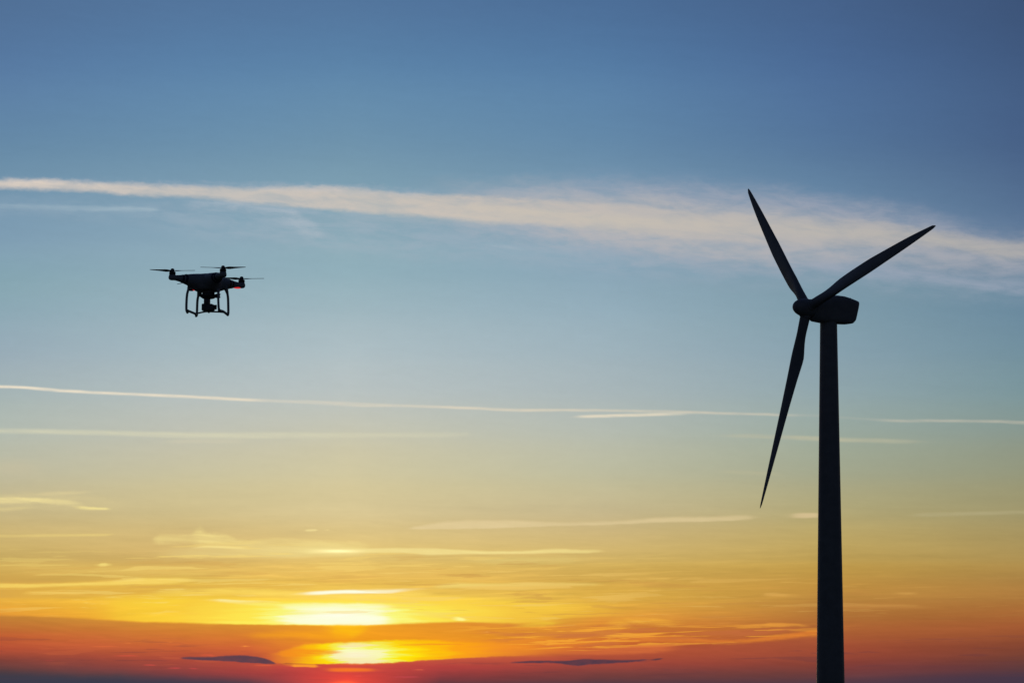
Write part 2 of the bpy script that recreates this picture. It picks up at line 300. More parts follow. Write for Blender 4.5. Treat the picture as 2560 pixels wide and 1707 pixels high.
OR = {
 0:   [(1530,(198,138,56)),(1560,(196,118,54)),(1590,(194,94,52)),(1620,(180,80,54)),(1650,(128,66,58)),(1680,(84,62,64)),(1707,(58,60,74))],
 300: [(1545,(206,142,54)),(1575,(204,120,52)),(1610,(198,98,54)),(1640,(172,78,58)),(1665,(138,68,62)),(1690,(86,64,70)),(1707,(62,60,74))],
 620: [(1560,(214,140,48)),(1590,(214,122,48)),(1620,(208,100,54)),(1650,(186,78,60)),(1680,(160,64,62)),(1707,(92,62,70))],
 868: [(1560,(240,160,34)),(1590,(246,160,30)),(1620,(248,150,30)),(1650,(240,120,40)),(1680,(210,76,58)),(1707,(220,72,56))],
 1200:[(1555,(222,142,50)),(1590,(230,146,40)),(1620,(246,148,34)),(1650,(200,86,60)),(1680,(160,66,60)),(1707,(120,62,62))],
 1500:[(1555,(214,140,56)),(1590,(222,136,48)),(1620,(214,112,52)),(1650,(172,76,56)),(1680,(132,66,60)),(1707,(100,62,64))],
}
sky = bank(sky, [(0,1538,1,5),(120,1541,1,4),(340,1553,1,4),(480,1557,1,4),(620,1560,1,3),(760,1562,1,3),(868,1564,1,5),(960,1561,1,4),(1060,1556,1,4),(1180,1554,1,4),(1280,1558,.95,6),(1370,1563,.8,8),(1480,1568,.5,14),(1600,1575,.15,20),(1700,1580,0,20)], OR, 5, 5, 2)
sky = layer(sky, [(780,1560,1580,0),(840,1560,1590,.8),(880,1560,1590,.9),(920,1563,1575,.3),(980,1566,1570,0)], (255,196,14), 5, 10, 6, 3, .3, N_FINE, .75)
sky = layer(sky, [(560,1578,1592,0),(640,1582,1594,.5),(720,1578,1592,.7),(860,1580,1596,.7),(900,1585,1600,.0)], (252,166,26), 6, 6, 6, 3, .4, N_FINE, .8)
# small mixed streaks east of the sun
sky = layer(sky, [(1250,1560,1572,0),(1330,1556,1566,.6),(1380,1552,1562,.5),(1450,1548,1556,0)], (255,222,60), 4, 4, 3, 3, .3, N_FINE, .8)
sky = layer(sky, [(1180,1575,1580,0),(1260,1578,1590,.6),(1380,1578,1590,.7),(1500,1574,1590,.8),(1620,1586,1598,.7),(1700,1588,1594,0)], (208,126,62), 4, 5, 10, 6, .5, N_FINE, .85)
sky = layer(sky, [(1480,1560,1575,0),(1530,1548,1572,.6),(1600,1544,1560,.8),(1680,1546,1562,.5),(1760,1552,1560,0)], (248,182,62), 6, 6, 12, 8, .6, N_FINE, .8)
sky = layer(sky, [(1240,1590,1602,0),(1300,1594,1606,.5),(1400,1600,1614,.6),(1500,1598,1612,.7),(1640,1588,1604,.7),(1720,1592,1606,.8),(1800,1598,1606,.8),(1860,1597,1605,.9),(1930,1588,1600,.9),(2000,1580,1592,.9),(2060,1570,1586,.7),(2110,1562,1576,0)], (232,134,48), 4, 5, 8, 6, .45, N_FINE, .85)
sky = layer(sky, [(1780,1563,1567,0),(1850,1561,1566,.7),(1900,1559,1566,.9),(1940,1556,1566,1),(1985,1557,1563,.9),(2020,1562,1565,.3),(2040,1563,1565,0)], (230,154,62), 2.5, 3, 4, 4, .3, N_FINE, .85)
sky = layer(sky, [(1740,1576,1582,0),(1850,1574,1586,.5),(1950,1570,1580,.6),(2030,1566,1572,0)], (192,100,66), 4, 4, 5, 3, .3, N_FINE, .8)
sky = layer(sky, [(1900,1484,1488,0),(1925,1482,1489,.8),(1970,1484,1491,.4),(2040,1488,1494,0)], (222,170,86), 3, 3, 3, 2, 0, None, .8)
sky = layer(sky, [(2220,1480,1485,0),(2270,1480,1485,.7),(2300,1479,1484,0)], (212,160,82), 3, 3, 3, 2, 0, None, .8)
sky = layer(sky, [(2030,1508,1520,0),(2100,1508,1520,.5),(2250,1510,1520,.6),(2400,1515,1522,0)], (200,142,72), 5, 5, 4, 2, .2, N_FINE, .7)

sky = layer(sky, [(1000,1566,1600,0),(1200,1562,1606,.6),(1400,1560,1625,.9),(1650,1565,1615,.9),(1850,1565,1602,.7),(2030,1560,1585,.3),(2200,1540,1570,0)], (252,176,56), 10, 10, 10, 6, 1., sstep(N_STR, .48, .62), .7)
sky = layer(sky, [(1100,1566,1600,0),(1250,1562,1604,.6),(1450,1562,1622,.8),(1700,1560,1600,.8),(1900,1560,1590,.6),(2060,1556,1585,0)], (200,112,62), 8, 8, 10, 6, 1., sstep(N_STR, .5, .38), .7)
# --- lower window of direct sunlight
LOW = ((882, 1636, 420, 115, 1.8), (0., (253,255,214)), (.17, (250,255,190)), (.25, (247,252,90)), (.34, (255,232,10)), (.5, (255,196,8)), (.68, (254,166,22)), (1., (244,146,40)))
sky = layer(sky, [(620,1636,1652,0),(690,1630,1656,.3),(750,1614,1660,.75),(810,1608,1659,1),(900,1603,1658,1),(1000,1599,1654,1),(1100,1600,1648,1),(1200,1606,1642,.8),(1320,1612,1637,.4),(1440,1616,1632,0)], LOW, 5, 2.5, 9, 8, .3, N_WSP, 1)
sky = layer(sky, [(680,1628,1636,0),(710,1624,1640,.9),(780,1622,1639,.95),(830,1624,1634,.9),(850,1626,1631,.5),(880,1628,1629,0)], (246,146,30), 4, 3, 5, 4, .3, N_FINE, .9)
sky = layer(sky, [(660,1606,1640,0),(740,1606,1648,.7),(810,1612,1640,.5),(860,1616,1630,.25),(960,1612,1630,.3),(1040,1604,1640,.7),(1200,1606,1636,.8),(1340,1612,1634,.3),(1420,1614,1630,0)], (246,140,34), 6, 5, 6, 4, 1., WD, .8)
# --- red bank below it
RED = {
 0:   [(1610,(180,82,54)),(1650,(124,64,58)),(1680,(84,62,64)),(1707,(58,60,74))],
 620: [(1640,(196,84,60)),(1665,(178,66,62)),(1685,(140,62,66)),(1707,(86,62,72))],
 868: [(1655,(212,82,62)),(1670,(206,72,62)),(1690,(208,66,60)),(1707,(218,70,58))],
 1100:[(1645,(200,88,64)),(1665,(180,66,62)),(1690,(140,60,62)),(1707,(104,58,64))],
 1500:[(1630,(190,88,58)),(1655,(164,72,58)),(1680,(124,64,60)),(1707,(92,60,64))],
 2000:[(1590,(172,88,54)),(1630,(158,76,54)),(1660,(136,66,54)),(1685,(108,62,60)),(1707,(90,60,66))],
}
sky = bank(sky, [(0,1640,0,10),(560,1660,0,8),(700,1662,.85,4),(800,1660,1,2.5),(880,1661,1,2.5),(960,1659,1,3),(1050,1652,1,3),(1150,1645,1,3),(1250,1642,.95,4),(1350,1640,.85,6),(1480,1632,.8,8),(1600,1620,.8,8),(1750,1612,.85,6),(1850,1609,.9,5),(1950,1602,.9,5),(2060,1594,.6,10),(2200,1594,0,16)], RED, 3, 2, 1)
sky = layer(sky, [(1330,1628,1636,0),(1450,1626,1636,.6),(1600,1614,1632,.8),(1680,1610,1626,.5),(1760,1610,1618,0)], (222,116,60), 4, 5, 8, 4, .4, N_FINE, .8)
sky = layer(sky, [(790,1668,1676,0),(830,1669,1677,.8),(880,1669,1678,1),(930,1670,1677,.5),(980,1671,1675,0)], (248,124,34), 3, 3, 2, 1.5, 0, None, .85)
sky = glow(sky, 862, 1710, 30, 8, (.9, .12, .01), .7)
sky = glow(sky, 862, 1700, 110, 26, (.35, .02, .0), .45)
sky = layer(sky, [(0,1590,1700,.6),(400,1600,1700,.6),(640,1640,1705,.5),(860,1680,1705,.25),(1100,1655,1705,.6),(1500,1640,1705,.6),(2000,1600,1700,.6),(2560,1590,1690,.6)], (104,58,62), 24, 12, 10, 5, 1., WD, .5)
sky = layer(sky, [(0,1585,1650,.5),(400,1590,1665,.5),(640,1600,1655,.3),(740,1600,1650,0)], (216,106,62), 14, 12, 10, 5, 1., WB, .4)
# thin lit flecks in the red bank
for x0, x1, y, c, k in ((205,305,1615,(226,110,62),.6),(268,355,1638,(222,86,66),.75),(350,392,1661,(220,82,72),.75),(414,454,1669,(216,76,76),.75),(468,492,1670,(210,76,76),.7),(600,624,1614,(250,150,62),.9),(1025,1064,1673,(226,100,72),.8),(700,760,1663,(236,112,56),.8),(880,910,1689,(232,84,72),.6),(960,1060,1691,(206,76,84),.6),(490,540,1637,(232,96,66),.7),(100,140,1650,(170,70,66),.5),(620,690,1662,(230,96,66),.7),(310,325,1607,(240,132,66),.7),(418,428,1604,(240,132,60),.7),(1205,1222,1579,(240,166,76),.7)):
    m = (x0 + x1) / 2
    sky = layer(sky, [(x0 - 6, y, y + .6, 0), (x0 + (x1 - x0) * .3, y - 1, y + 1, .7), (m + (x1 - x0) * .2, y - 1.4, y + 1.2, 1), (x1 + 4, y, y + .6, 0)], c, 1.8, 1.4, 2, 3, .3, N_WOB2 + .5, k)
# dark low clouds
DARK = (92, 64, 76)
sky = layer(sky, [(446,1643,1645,0),(456,1642,1646,.8),(490,1641.5,1648,1),(530,1641,1650,1),(570,1638,1652.5,1),(600,1637,1654,1),(630,1639,1656,1),(655,1643,1657.5,1),(675,1649,1658.5,1),(686,1655,1659,.9),(694,1659,1660,0)], DARK, 2.1, 1.7, 0, 5, .1, N_WOB2 + .5, 1)
sky = layer(sky, [(696,1658,1660,0),(715,1656,1659,.8),(740,1657,1661,.6),(790,1659,1662,.6),(815,1661,1663,0)], (150,62,50), 1.6, 1.6, 0, 1, 0, None, .8)
sky = layer(sky, [(722,1660,1664,0),(732,1659.5,1666,.9),(765,1660,1666,1),(785,1660,1667,1),(796,1662,1667,.6),(800,1664,1666,0)], (255,160,44), 1.8, 1.4, 0, 2, 0, None, .9)
sky = layer(sky, [(1262,1656,1657,0),(1282,1653.5,1656.5,.8),(1350,1650.5,1656,1),(1400,1651,1657.5,1),(1425,1649.5,1661.5,1),(1445,1647.5,1663.5,1),(1465,1647,1661,1),(1500,1647.5,1658.5,1),(1550,1649,1656,1),(1590,1648.5,1653,1),(1618,1647,1650,.8),(1632,1646,1648,0)], (82,58,72), 2, 2.3, 0, 5, .15, N_WOB2 + .5, 1)
sky = layer(sky, [(1622,1647.5,1649.5,0),(1634,1646,1650,1),(1648,1644.5,1648.5,1),(1662,1643,1645,0)], (92,58,66), 1.3, 1.5, 0, 2, 0, None, .95)
# blue-grey murk on the horizon
sky = layer(sky, [(0,1682,1800,.95),(120,1687,1800,.95),(260,1692,1800,.9),(450,1694,1800,.85),(600,1700,1800,.7),(760,1712,1800,.4),(900,1720,1800,.2),(1200,1712,1800,.4),(1500,1703,1800,.55),(1900,1702,1800,.5),(2150,1696,1800,.6),(2350,1688,1800,.75),(2560,1682,1800,.85)], (54,60,76), 13, 30, 8, 3, .2, N_FINE, .78, (68,54,72))

# --- beyond the sunset quarter: Nishita sky, tinted blue and dimmed to keep silhouettes blue-black
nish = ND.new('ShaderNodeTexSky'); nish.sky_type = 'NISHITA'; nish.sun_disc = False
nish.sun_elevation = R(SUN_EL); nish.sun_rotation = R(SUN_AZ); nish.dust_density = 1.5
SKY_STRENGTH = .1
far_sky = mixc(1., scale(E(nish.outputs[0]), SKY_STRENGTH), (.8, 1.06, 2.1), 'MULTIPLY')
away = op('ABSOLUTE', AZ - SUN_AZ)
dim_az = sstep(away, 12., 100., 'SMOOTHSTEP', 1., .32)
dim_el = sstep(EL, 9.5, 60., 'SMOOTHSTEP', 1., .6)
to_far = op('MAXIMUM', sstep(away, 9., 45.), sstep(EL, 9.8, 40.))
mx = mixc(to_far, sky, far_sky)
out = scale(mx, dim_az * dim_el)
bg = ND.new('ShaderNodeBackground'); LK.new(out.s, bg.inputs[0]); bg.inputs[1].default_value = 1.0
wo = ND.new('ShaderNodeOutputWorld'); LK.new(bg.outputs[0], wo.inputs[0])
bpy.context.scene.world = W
W.cycles.sampling_method = 'MANUAL'; W.cycles.sample_map_resolution = 512

# ------------------------------------------------------------------ sun, veiled by the cloud bank on the horizon
sd = bpy.data.lights.new('sun', 'SUN'); sd.energy = .06; sd.specular_factor = .2; sd.angle = R(.5); sd.color = (1, .55, .25)
sun = bpy.data.objects.new('sun', sd); C.objects.link(sun)
sdir = Vector((math.sin(R(SUN_AZ)) * math.cos(R(SUN_EL)), math.cos(R(SUN_AZ)) * math.cos(R(SUN_EL)), math.sin(R(SUN_EL))))
sun.rotation_euler = sdir.to_track_quat('Z', 'Y').to_euler()

# ------------------------------------------------------------------ helpers
def mat(name, c, rough=.5, metal=0., var=.0, scale_=8., emit=None, es=0., bump=0.):
    m = bpy.data.materials.new(name); m.use_nodes = True; t = m.node_tree; b = t.nodes['Principled BSDF']
    b.inputs['Base Color'].default_value = (*c, 1); b.inputs['Roughness'].default_value = rough; b.inputs['Metallic'].default_value = metal
    if var:
        tcn = t.nodes.new('ShaderNodeTexCoord'); n = t.nodes.new('ShaderNodeTexNoise'); n.inputs['Scale'].default_value = scale_; n.inputs['Detail'].default_value = 6
        t.links.new(tcn.outputs['Object'], n.inputs['Vector'])
        r = t.nodes.new('ShaderNodeValToRGB'); r.color_ramp.elements[0].position = .35; r.color_ramp.elements[1].position = .7
        r.color_ramp.elements[0].color = (*[v * (1 - var) for v in c], 1); r.color_ramp.elements[1].color = (*[min(1, v * (1 + var)) for v in c], 1)
        t.links.new(n.outputs['Fac'], r.inputs[0]); t.links.new(r.outputs[0], b.inputs['Base Color'])
        if bump:
            bp = t.nodes.new('ShaderNodeBump'); bp.inputs['Strength'].default_value = bump
            t.links.new(n.outputs['Fac'], bp.inputs['Height']); t.links.new(bp.outputs[0], b.inputs['Normal'])
    if emit: b.inputs['Emission Color'].default_value = (*emit, 1); b.inputs['Emission Strength'].default_value = es
    return m

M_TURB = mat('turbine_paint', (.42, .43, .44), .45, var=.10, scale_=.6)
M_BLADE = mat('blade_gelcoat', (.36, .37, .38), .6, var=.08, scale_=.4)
M_DOOR = mat('door_paint', (.2, .21, .22), .5, var=.1)
M_CONC = mat('foundation_concrete', (.3, .29, .27), .9, var=.25, scale_=3)
M_SHELL = mat('drone_shell', (.52, .53, .55), .5, var=.04, scale_=60)
M_MOTOR = mat('motor_metal', (.08, .08, .085), .4, .6, var=.1, scale_=90)
M_STRIPE = mat('stripe_blue', (.012, .02, .12), .4, var=.05, scale_=60)
M_STRIPE_R = mat('stripe_red', (.22, .015, .015), .4, var=.05, scale_=60)
M_PROP = mat('propeller_plastic', (.2, .2, .21), .4, var=.05, scale_=60)
M_GIMB = mat('gimbal_metal', (.16, .16, .17), .4, .3, var=.1, scale_=90)
M_RUB = mat('rubber', (.03, .03, .03), .8, var=.1, scale_=90)
M_GLASS = mat('lens_glass', (.01, .01, .012), .08)
M_LED = mat('led_red', (.3, .01, .01), .3, emit=(1, .045, .05), es=.6)

def link(name, bm, m, parent=None, smooth=True, world=None):
    me = bpy.data.meshes.new(name); bmesh.ops.recalc_face_normals(bm, faces=bm.faces); bm.to_mesh(me); bm.free()
    me.materials.append(m)
    if smooth:
        for p in me.polygons: p.use_smooth = True
        try: me.set_sharp_from_angle(angle=R(38))
        except Exception: pass
    o = bpy.data.objects.new(name, me); C.objects.link(o)
    if parent: o.parent = parent
    return o

def loft(bm, rings, cap=True):
    vr = [[bm.verts.new(p) for p in r] for r in rings]
    n = len(vr[0])
    for a, b in zip(vr, vr[1:]):
        for i in range(n): bm.faces.new((a[i], a[(i + 1) % n], b[(i + 1) % n], b[i]))
    if cap:
        bm.faces.new(vr[0][::-1]); bm.faces.new(vr[-1])
    return vr

def tube(bm, pts, rad, n=12, flat=1.):
    """round tube through points with a radius each"""
    pts = [Vector(p) for p in pts]; rings = []; ref = Vector((0, 1, 0)) if abs((pts[-1] - pts[0]).normalized().y) < .8 else Vector((1, 0, 0))
    for i, p in enumerate(pts):
        t = (pts[min(i + 1, len(pts) - 1)] - pts[max(i - 1, 0)]).normalized()
        a = t.cross(ref).normalized(); b = t.cross(a).normalized(); r = rad[i] if isinstance(rad, (list, tuple)) else rad
        rings.append([p + a * math.cos(q) * r + b * math.sin(q) * r * flat for q in (2 * math.pi * j / n for j in range(n))])
    loft(bm, rings)

def spline(pts, n=6):
    """Catmull-Rom through the points"""
    P = [Vector(p) for p in pts]; P = [P[0] * 2 - P[1]] + P + [P[-1] * 2 - P[-2]]; o = []
    for i in range(1, len(P) - 2):
        for k in range(n):
            t = k / n; a, b, c, d = P[i - 1:i + 3]
            o.append(.5 * ((2 * b) + (c - a) * t + (2 * a - 5 * b + 4 * c - d) * t * t + (3 * b - a - 3 * c + d) * t ** 3))
    o.append(P[-2]); return o

def lathe(bm, prof, origin=(0, 0, 0), n=24, axis=Vector((0, 0, 1))):
    """prof = (radius, height) from below to above round an axis"""
    o = Vector(origin); axis = axis.normalized(); a = axis.orthogonal().normalized(); b = axis.cross(a)
    loft(bm, [[o + axis * h + (a * math.cos(q) + b * math.sin(q)) * max(r, 1e-5) for q in (2 * math.pi * j / n for j in range(n))] for r, h in prof])

def rbox(bm, c, h, mtx=None, bev=.1):
    """bevelled box, half sizes h"""
    g = bmesh.ops.create_cube(bm, size=2)['verts']
    for v in g: v.co = Vector((v.co.x * h[0], v.co.y * h[1], v.co.z * h[2]))
    ed = list({e for v in g for e in v.link_edges})
    r = bmesh.ops.bevel(bm, geom=ed, offset=bev * min(h), segments=3, affect='EDGES', profile=.6)
    vs_ = {v for f in r['faces'] for v in f.verts} | {v for v in g if v.is_valid}
    for v in vs_:
        v.co = (mtx @ v.co if mtx else v.co) + Vector(c)

def empty(name, loc, label, cat):
    o = bpy.data.objects.new(name, None); C.objects.link(o); o.location = loc; o['label'] = label; o['category'] = cat
    return o

# ------------------------------------------------------------------ ground
bm = bmesh.new(); rnd = random.Random(4)
radii = [0, 4, 12, 30, 70, 150, 300, 600, 1200, 2500, 6000, 15000, 30000]
rings = []; NG = 64
cv = bm.verts.new((0, 0, 0))
for r in radii[1:]:
    rings.append([bm.verts.new((r * math.cos(2 * math.pi * i / NG), r * math.sin(2 * math.pi * i / NG), rnd.uniform(-.3, .1) * min(1, r / 200) if r < 3000 else -1.0)) for i in range(NG)])
for i in range(NG): bm.faces.new((cv, rings[0][i], rings[0][(i + 1) % NG]))
for a, b in zip(rings, rings[1:]):
    for i in range(NG): bm.faces.new((a[i], b[i], b[(i + 1) % NG], a[(i + 1) % NG]))
M_GR = mat('field_grass', (.045, .06, .025), .95, var=.45, scale_=.05, bump=.2)
g = link('ground', bm, M_GR); g['kind'] = 'structure'

# ------------------------------------------------------------------ wind turbine
KT = 13.0                                       # photograph pixels per metre at the turbine
D_T = F / KT
def at(px, py, dist):
    d = ray(px, py); return EYE + d * (dist / math.hypot(d.x, d.y))
yaw, tilt, ph, LB, flex = .9787, .1752, 5.4236, 39.846, -2.097
el0 = R(4.9)
n = Vector((-math.sin(yaw) * math.cos(tilt), -math.cos(yaw) * math.cos(tilt), math.sin(tilt)))
h = Vector((0, 0, 1)).cross(n).normalized(); u = n.cross(h)
# rays to the turbine run 3.7 degrees east of the optical axis: turn the whole machine with them
TURN = Matrix.Rotation(-math.atan2(2014.5 - 1280, F), 3, 'Z')
hub = at(2018, 770.3, D_T)
t2 = R(5.0)
n2 = TURN @ Vector((-math.sin(yaw) * math.cos(t2), -math.cos(yaw) * math.cos(t2), math.sin(t2)))
h2 = Vector((0, 0, 1)).cross(n2).normalized(); u2 = n2.cross(h2)
n, h, u = TURN @ n, TURN @ h, TURN @ u
nh = Vector((n2.x, n2.y, 0)).normalized()
axis_xy = hub - nh * 4.95
turb = empty('wind_turbine', (axis_xy.x, axis_xy.y, 0), 'tall dark wind turbine with three blades silhouetted against the sunset sky', 'wind turbine')
O = turb.location.copy()
def rel(v): return v - O
def lat(n_, h_, u_): return Matrix((n_, h_, u_)).transposed()

top_z = hub.z - 2.6
bm = bmesh.new()
prof = []
HT = top_z + 1.2
for i in range(41):
    z = top_z * i / 40
    q = (at(2070, 810, D_T).z - z)              # metres below the tower top
    prof.append((1.655 + q * .01525, z))
prof.append((1.58, HT))
lathe(bm, prof, n=64)
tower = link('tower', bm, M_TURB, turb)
for zf in (22., 46.):
    bm = bmesh.new(); rr = 1.655 + (at(2070, 810, D_T).z - zf) * .01525
    lathe(bm, [(rr - .02, zf - .10), (rr + .012, zf - .09), (rr + .012, zf + .09), (rr - .02, zf + .10)], n=64)
    link('flange_seam', bm, M_TURB, tower)
bm = bmesh.new(); lathe(bm, [(4.6, -.6), (4.6, .25), (4.4, .35), (2.9, .38)], n=48); link('foundation', bm, M_CONC, turb)
rb = 1.655 + at(2070, 810, D_T).z * .01525
bm = bmesh.new(); rbox(bm, (0, -(rb - .02), 2.3), (.5, .08, 1.15), bev=.4); dr = link('door', bm, M_DOOR, turb)
bm = bmesh.new(); rbox(bm, (.36, -(rb + .09), 2.2), (.03, .03, .15), bev=.4); link('handle', bm, M_MOTOR, dr)
bm = bmesh.new()
for k in range(5): rbox(bm, (0, -(rb + .35 + (4 - k) * .28), .35 + .17 * k), (.6, .14, .03), bev=.3)
for sx in (-.6, .6): tube(bm, [(sx, -(rb + 1.6), .35), (sx, -(rb + 1.6), 1.3), (sx, -(rb + .2), 2.1)], .03, 8)
link('steps', bm, M_MOTOR, turb)

# nacelle: rounded box, lofted backwards along its axis
def sup(a, e): return math.copysign(abs(a) ** e, a)
HC = rel(hub) 
SEC = [(.95,1.4,1.9,1.4,.9,0),(1.15,1.7,2.2,1.6,.8,0),(1.7,2.1,2.38,1.72,.62,0),(2.8,2.5,2.38,1.8,.5,0),(4.2,2.9,2.38,1.85,.4,0),(6.0,3.22,2.22,1.88,.34,0),(7.6,3.26,2.08,1.88,.32,0),(8.8,3.12,1.98,1.85,.32,0),(9.7,2.92,1.9,1.8,.32,.08),(10.2,2.8,1.78,1.77,.33,.13),(10.55,2.7,1.4,1.7,.36,.17),(10.65,2.5,1.2,1.55,.4,.18)]
bm = bmesh.new(); rings = []
for s, up, dn, hw, e, sh in SEC:
    r = []
    for j in range(48):
        q = 2 * math.pi * j / 48; cc, ss = sup(math.cos(q), e), sup(math.sin(q), e)
        z = (up if ss > 0 else dn) * ss
        r.append(HC - n2 * (s + sh * z) + h2 * (hw * cc) + u2 * z)
    rings.append(r)
loft(bm, rings)
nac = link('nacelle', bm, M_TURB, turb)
for sx in (-.7, .7):
    bm = bmesh.new()
    p = HC - n2 * 9.4 + h2 * sx + u2 * 2.86
    tube(bm, [p, p + Vector((0, 0, .28))], .03, 8); tube(bm, [p + Vector((-.12, 0, .28)), p + Vector((.12, 0, .28))], .035, 8)
    link('wind_sensor', bm, M_MOTOR, nac)
# yaw collar
bm = bmesh.new(); lathe(bm, [(1.62, top_z + .05), (1.68, top_z + .12), (1.68, top_z + .9), (1.5, top_z + 1.0)], n=48); link('yaw_bearing', bm, M_TURB, turb)

# spinner
bm = bmesh.new(); pr = []
for i in range(15):
    q = math.pi / 2 * i / 14; pr.append((1.78 * math.cos(q) ** .9 if i < 14 else 0., .2 + 2.95 * math.sin(q)))
lathe(bm, [(1.3, -1.3), (1.6, -1.15), (1.78, -.8)] + pr, HC, 48, n2)
for k in range(3):
    a = ph + k * 2 * math.pi / 3; rd = (u * math.cos(a) + h * math.sin(a)).normalized()
    lathe(bm, [(1.15, .4), (1.15, 1.75), (1.02, 1.9)], HC, 32, rd)
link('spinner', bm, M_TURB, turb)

# blades
TIP = [(1870.5, 472), (2339, 565), (1900, 1270)]
CH = [(.035,1.95),(.08,2.0),(.13,2.2),(.18,2.7),(.23,3.3),(.26,3.35),(.32,3.2),(.42,3.0),(.5,2.85),(.6,2.5),(.7,2.15),(.8,1.75),(.88,1.35),(.94,.98),(.975,.78),(.992,.52),(1.,.2)]
BE = [(.035,-8),(.15,-12),(.25,-14),(.35,-7),(.5,0),(.65,2),(.8,5),(1,7)]
THK = [(.035,1.0),(.08,.92),(.14,.62),(.2,.40),(.3,.28),(.5,.21),(1,.16)]
def interp(t, x):
    for (a, b), (c, d) in zip(t, t[1:]):
        if x <= c: return b + (d - b) * max(0, (x - a)) / (c - a)
    return t[-1][1]
for k in range(3):
    a = ph + k * 2 * math.pi / 3
    r = u * math.cos(a) + h * math.sin(a); t = n.cross(r)
    # measured tip against the rigid one: edgewise sag of this blade
    tip0 = hub + r * LB + n * flex
    d = ray(*TIP[k]); tgt = EYE + d * ((tip0 - EYE).dot(d)); corr = tgt - tip0
    rings = []; NSEC = 44
    for i in range(NSEC + 1):
        f_ = .035 + (1 - .035) * (i / NSEC) ** .9
        c = (interp(CH, max(.035, f_ - .018)) + interp(CH, f_) * 2 + interp(CH, f_ + .018)) / 4 if f_ < .93 else interp(CH, f_); be = R(interp(BE, f_)); th = interp(THK, f_)
        cd = t * math.cos(be) + n * math.sin(be); td = cd.cross(r).normalized()
        cen = HC + r * (LB * f_) + n * (flex * f_ ** 1.05) + corr * f_ ** 1.05
        ax = .5 + (.32 - .5) * min(1, max(0, (f_ - .05) / .2))   # pitch axis moves from mid circle to 32% of chord
        blend = min(1, max(0, (f_ - .06) / .16)); blend = blend * blend * (3 - 2 * blend)
        ring = []
        for j in range(28):
            q = 2 * math.pi * j / 28
            cx, cy = .5 - .5 * math.cos(q), .5 * math.sin(q) * th
            xx = cx; yt = th * 5 * (.2969 * math.sqrt(max(xx, 0)) - .126 * xx - .3516 * xx ** 2 + .2843 * xx ** 3 - .1036 * xx ** 4) * (1 if math.sin(q) >= 0 else -.75)
            y = cy * (1 - blend) + yt * blend
            ring.append(cen + cd * ((cx - ax) * c) + td * (y * c))
        rings.append(ring)
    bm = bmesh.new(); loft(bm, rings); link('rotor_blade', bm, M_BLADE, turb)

# ------------------------------------------------------------------ drone
KD = 541.0; D_D = F / KD
dc = ray(518, 681.7); right = dc.cross(Vector((0, 0, 1))).normalized(); upv = right.cross(dc).normalized(); toc = -dc
RC = Matrix(((.9364, .350, .0155), (.0591, -.2012, .978), (.3456, -.9147, -.209)))   # rows: image right, image up, towards the camera
def ortho(m):
    a = Vector(m.col[0]).normalized(); c = Vector(m.col[2]); c = (c - a * c.dot(a)).normalized(); b = c.cross(a)
    return Matrix((a, b, c)).transposed()
RC = ortho(RC)
B = Matrix((right, upv, toc)).transposed() @ RC          # columns: drone x, y, up in the world
POS = EYE + dc * D_D
drone = empty('drone', POS, 'small dark quadcopter drone hovering left of the turbine, red lights under two arms', 'drone')
drone.rotation_euler = B.to_euler()
def L(px, py, y=0.):
    """photograph pixel -> point of the drone at depth y of its own frame"""
    a, b = (px - 518) / KD - RC[0][1] * y, (681.7 - py) / KD - RC[1][1] * y
    det = RC[0][0] * RC[1][2] - RC[0][2] * RC[1][0]
    return Vector(((a * RC[1][2] - RC[0][2] * b) / det, y, (RC[0][0] * b - RC[1][0] * a) / det))
HS = .1236
MOT = [(-HS, -HS), (HS, -HS), (HS, HS), (-HS, HS)]
# shell: arms and belly fused into one skin
bm = bmesh.new()
for mx_, my_ in MOT:
    dv = Vector((mx_, my_, 0)); 
    prof_ = [(.0, -.046, .048, .040), (.3, -.046, .044, .035), (.5, -.0425, .034, .0265), (.72, -.0405, .021, .0165), (.88, -.0405, .0165, .0125), (1.02, -.0405, .0165, .0105), (1.09, -.0405, .012, .008)]
    sd_ = Vector((-my_, mx_, 0)).normalized(); rings = []
    for f_, z, w, hh in prof_:
        c = dv * f_ + Vector((0, 0, z))
        rings.append([c + sd_ * (w * math.cos(q)) + Vector((0, 0, hh * math.sin(q) * (1 if math.sin(q) > 0 else 1.15))) for q in (2 * math.pi * j / 20 for j in range(20))])
    loft(bm, rings)
    lathe(bm, [(.010, -.054), (.0165, -.050), (.0175, -.040), (.0155, -.031), (.014, -.029)], (mx_, my_, 0), 20)
rings = []
for z, hx, e in ((-.087,.046,.6),(-.084,.056,.6),(-.073,.066,.65),(-.055,.072,.75),(-.035,.074,.8),(-.02,.062,.85),(-.0105,.038,.9),(-.0075,.016,1.)):
    rings.append([Vector((hx * sup(math.cos(q), e), hx * .92 * sup(math.sin(q), e), z)) for q in (2 * math.pi * j / 32 for j in range(32))])
loft(bm, rings)
shell = link('shell', bm, M_SHELL, drone)
rm = shell.modifiers.new('Remesh', 'REMESH'); rm.mode = 'VOXEL'; rm.voxel_size = .0022; rm.use_smooth_shade = True
sm = shell.modifiers.new('Smooth', 'SMOOTH'); sm.factor = .5; sm.iterations = 14

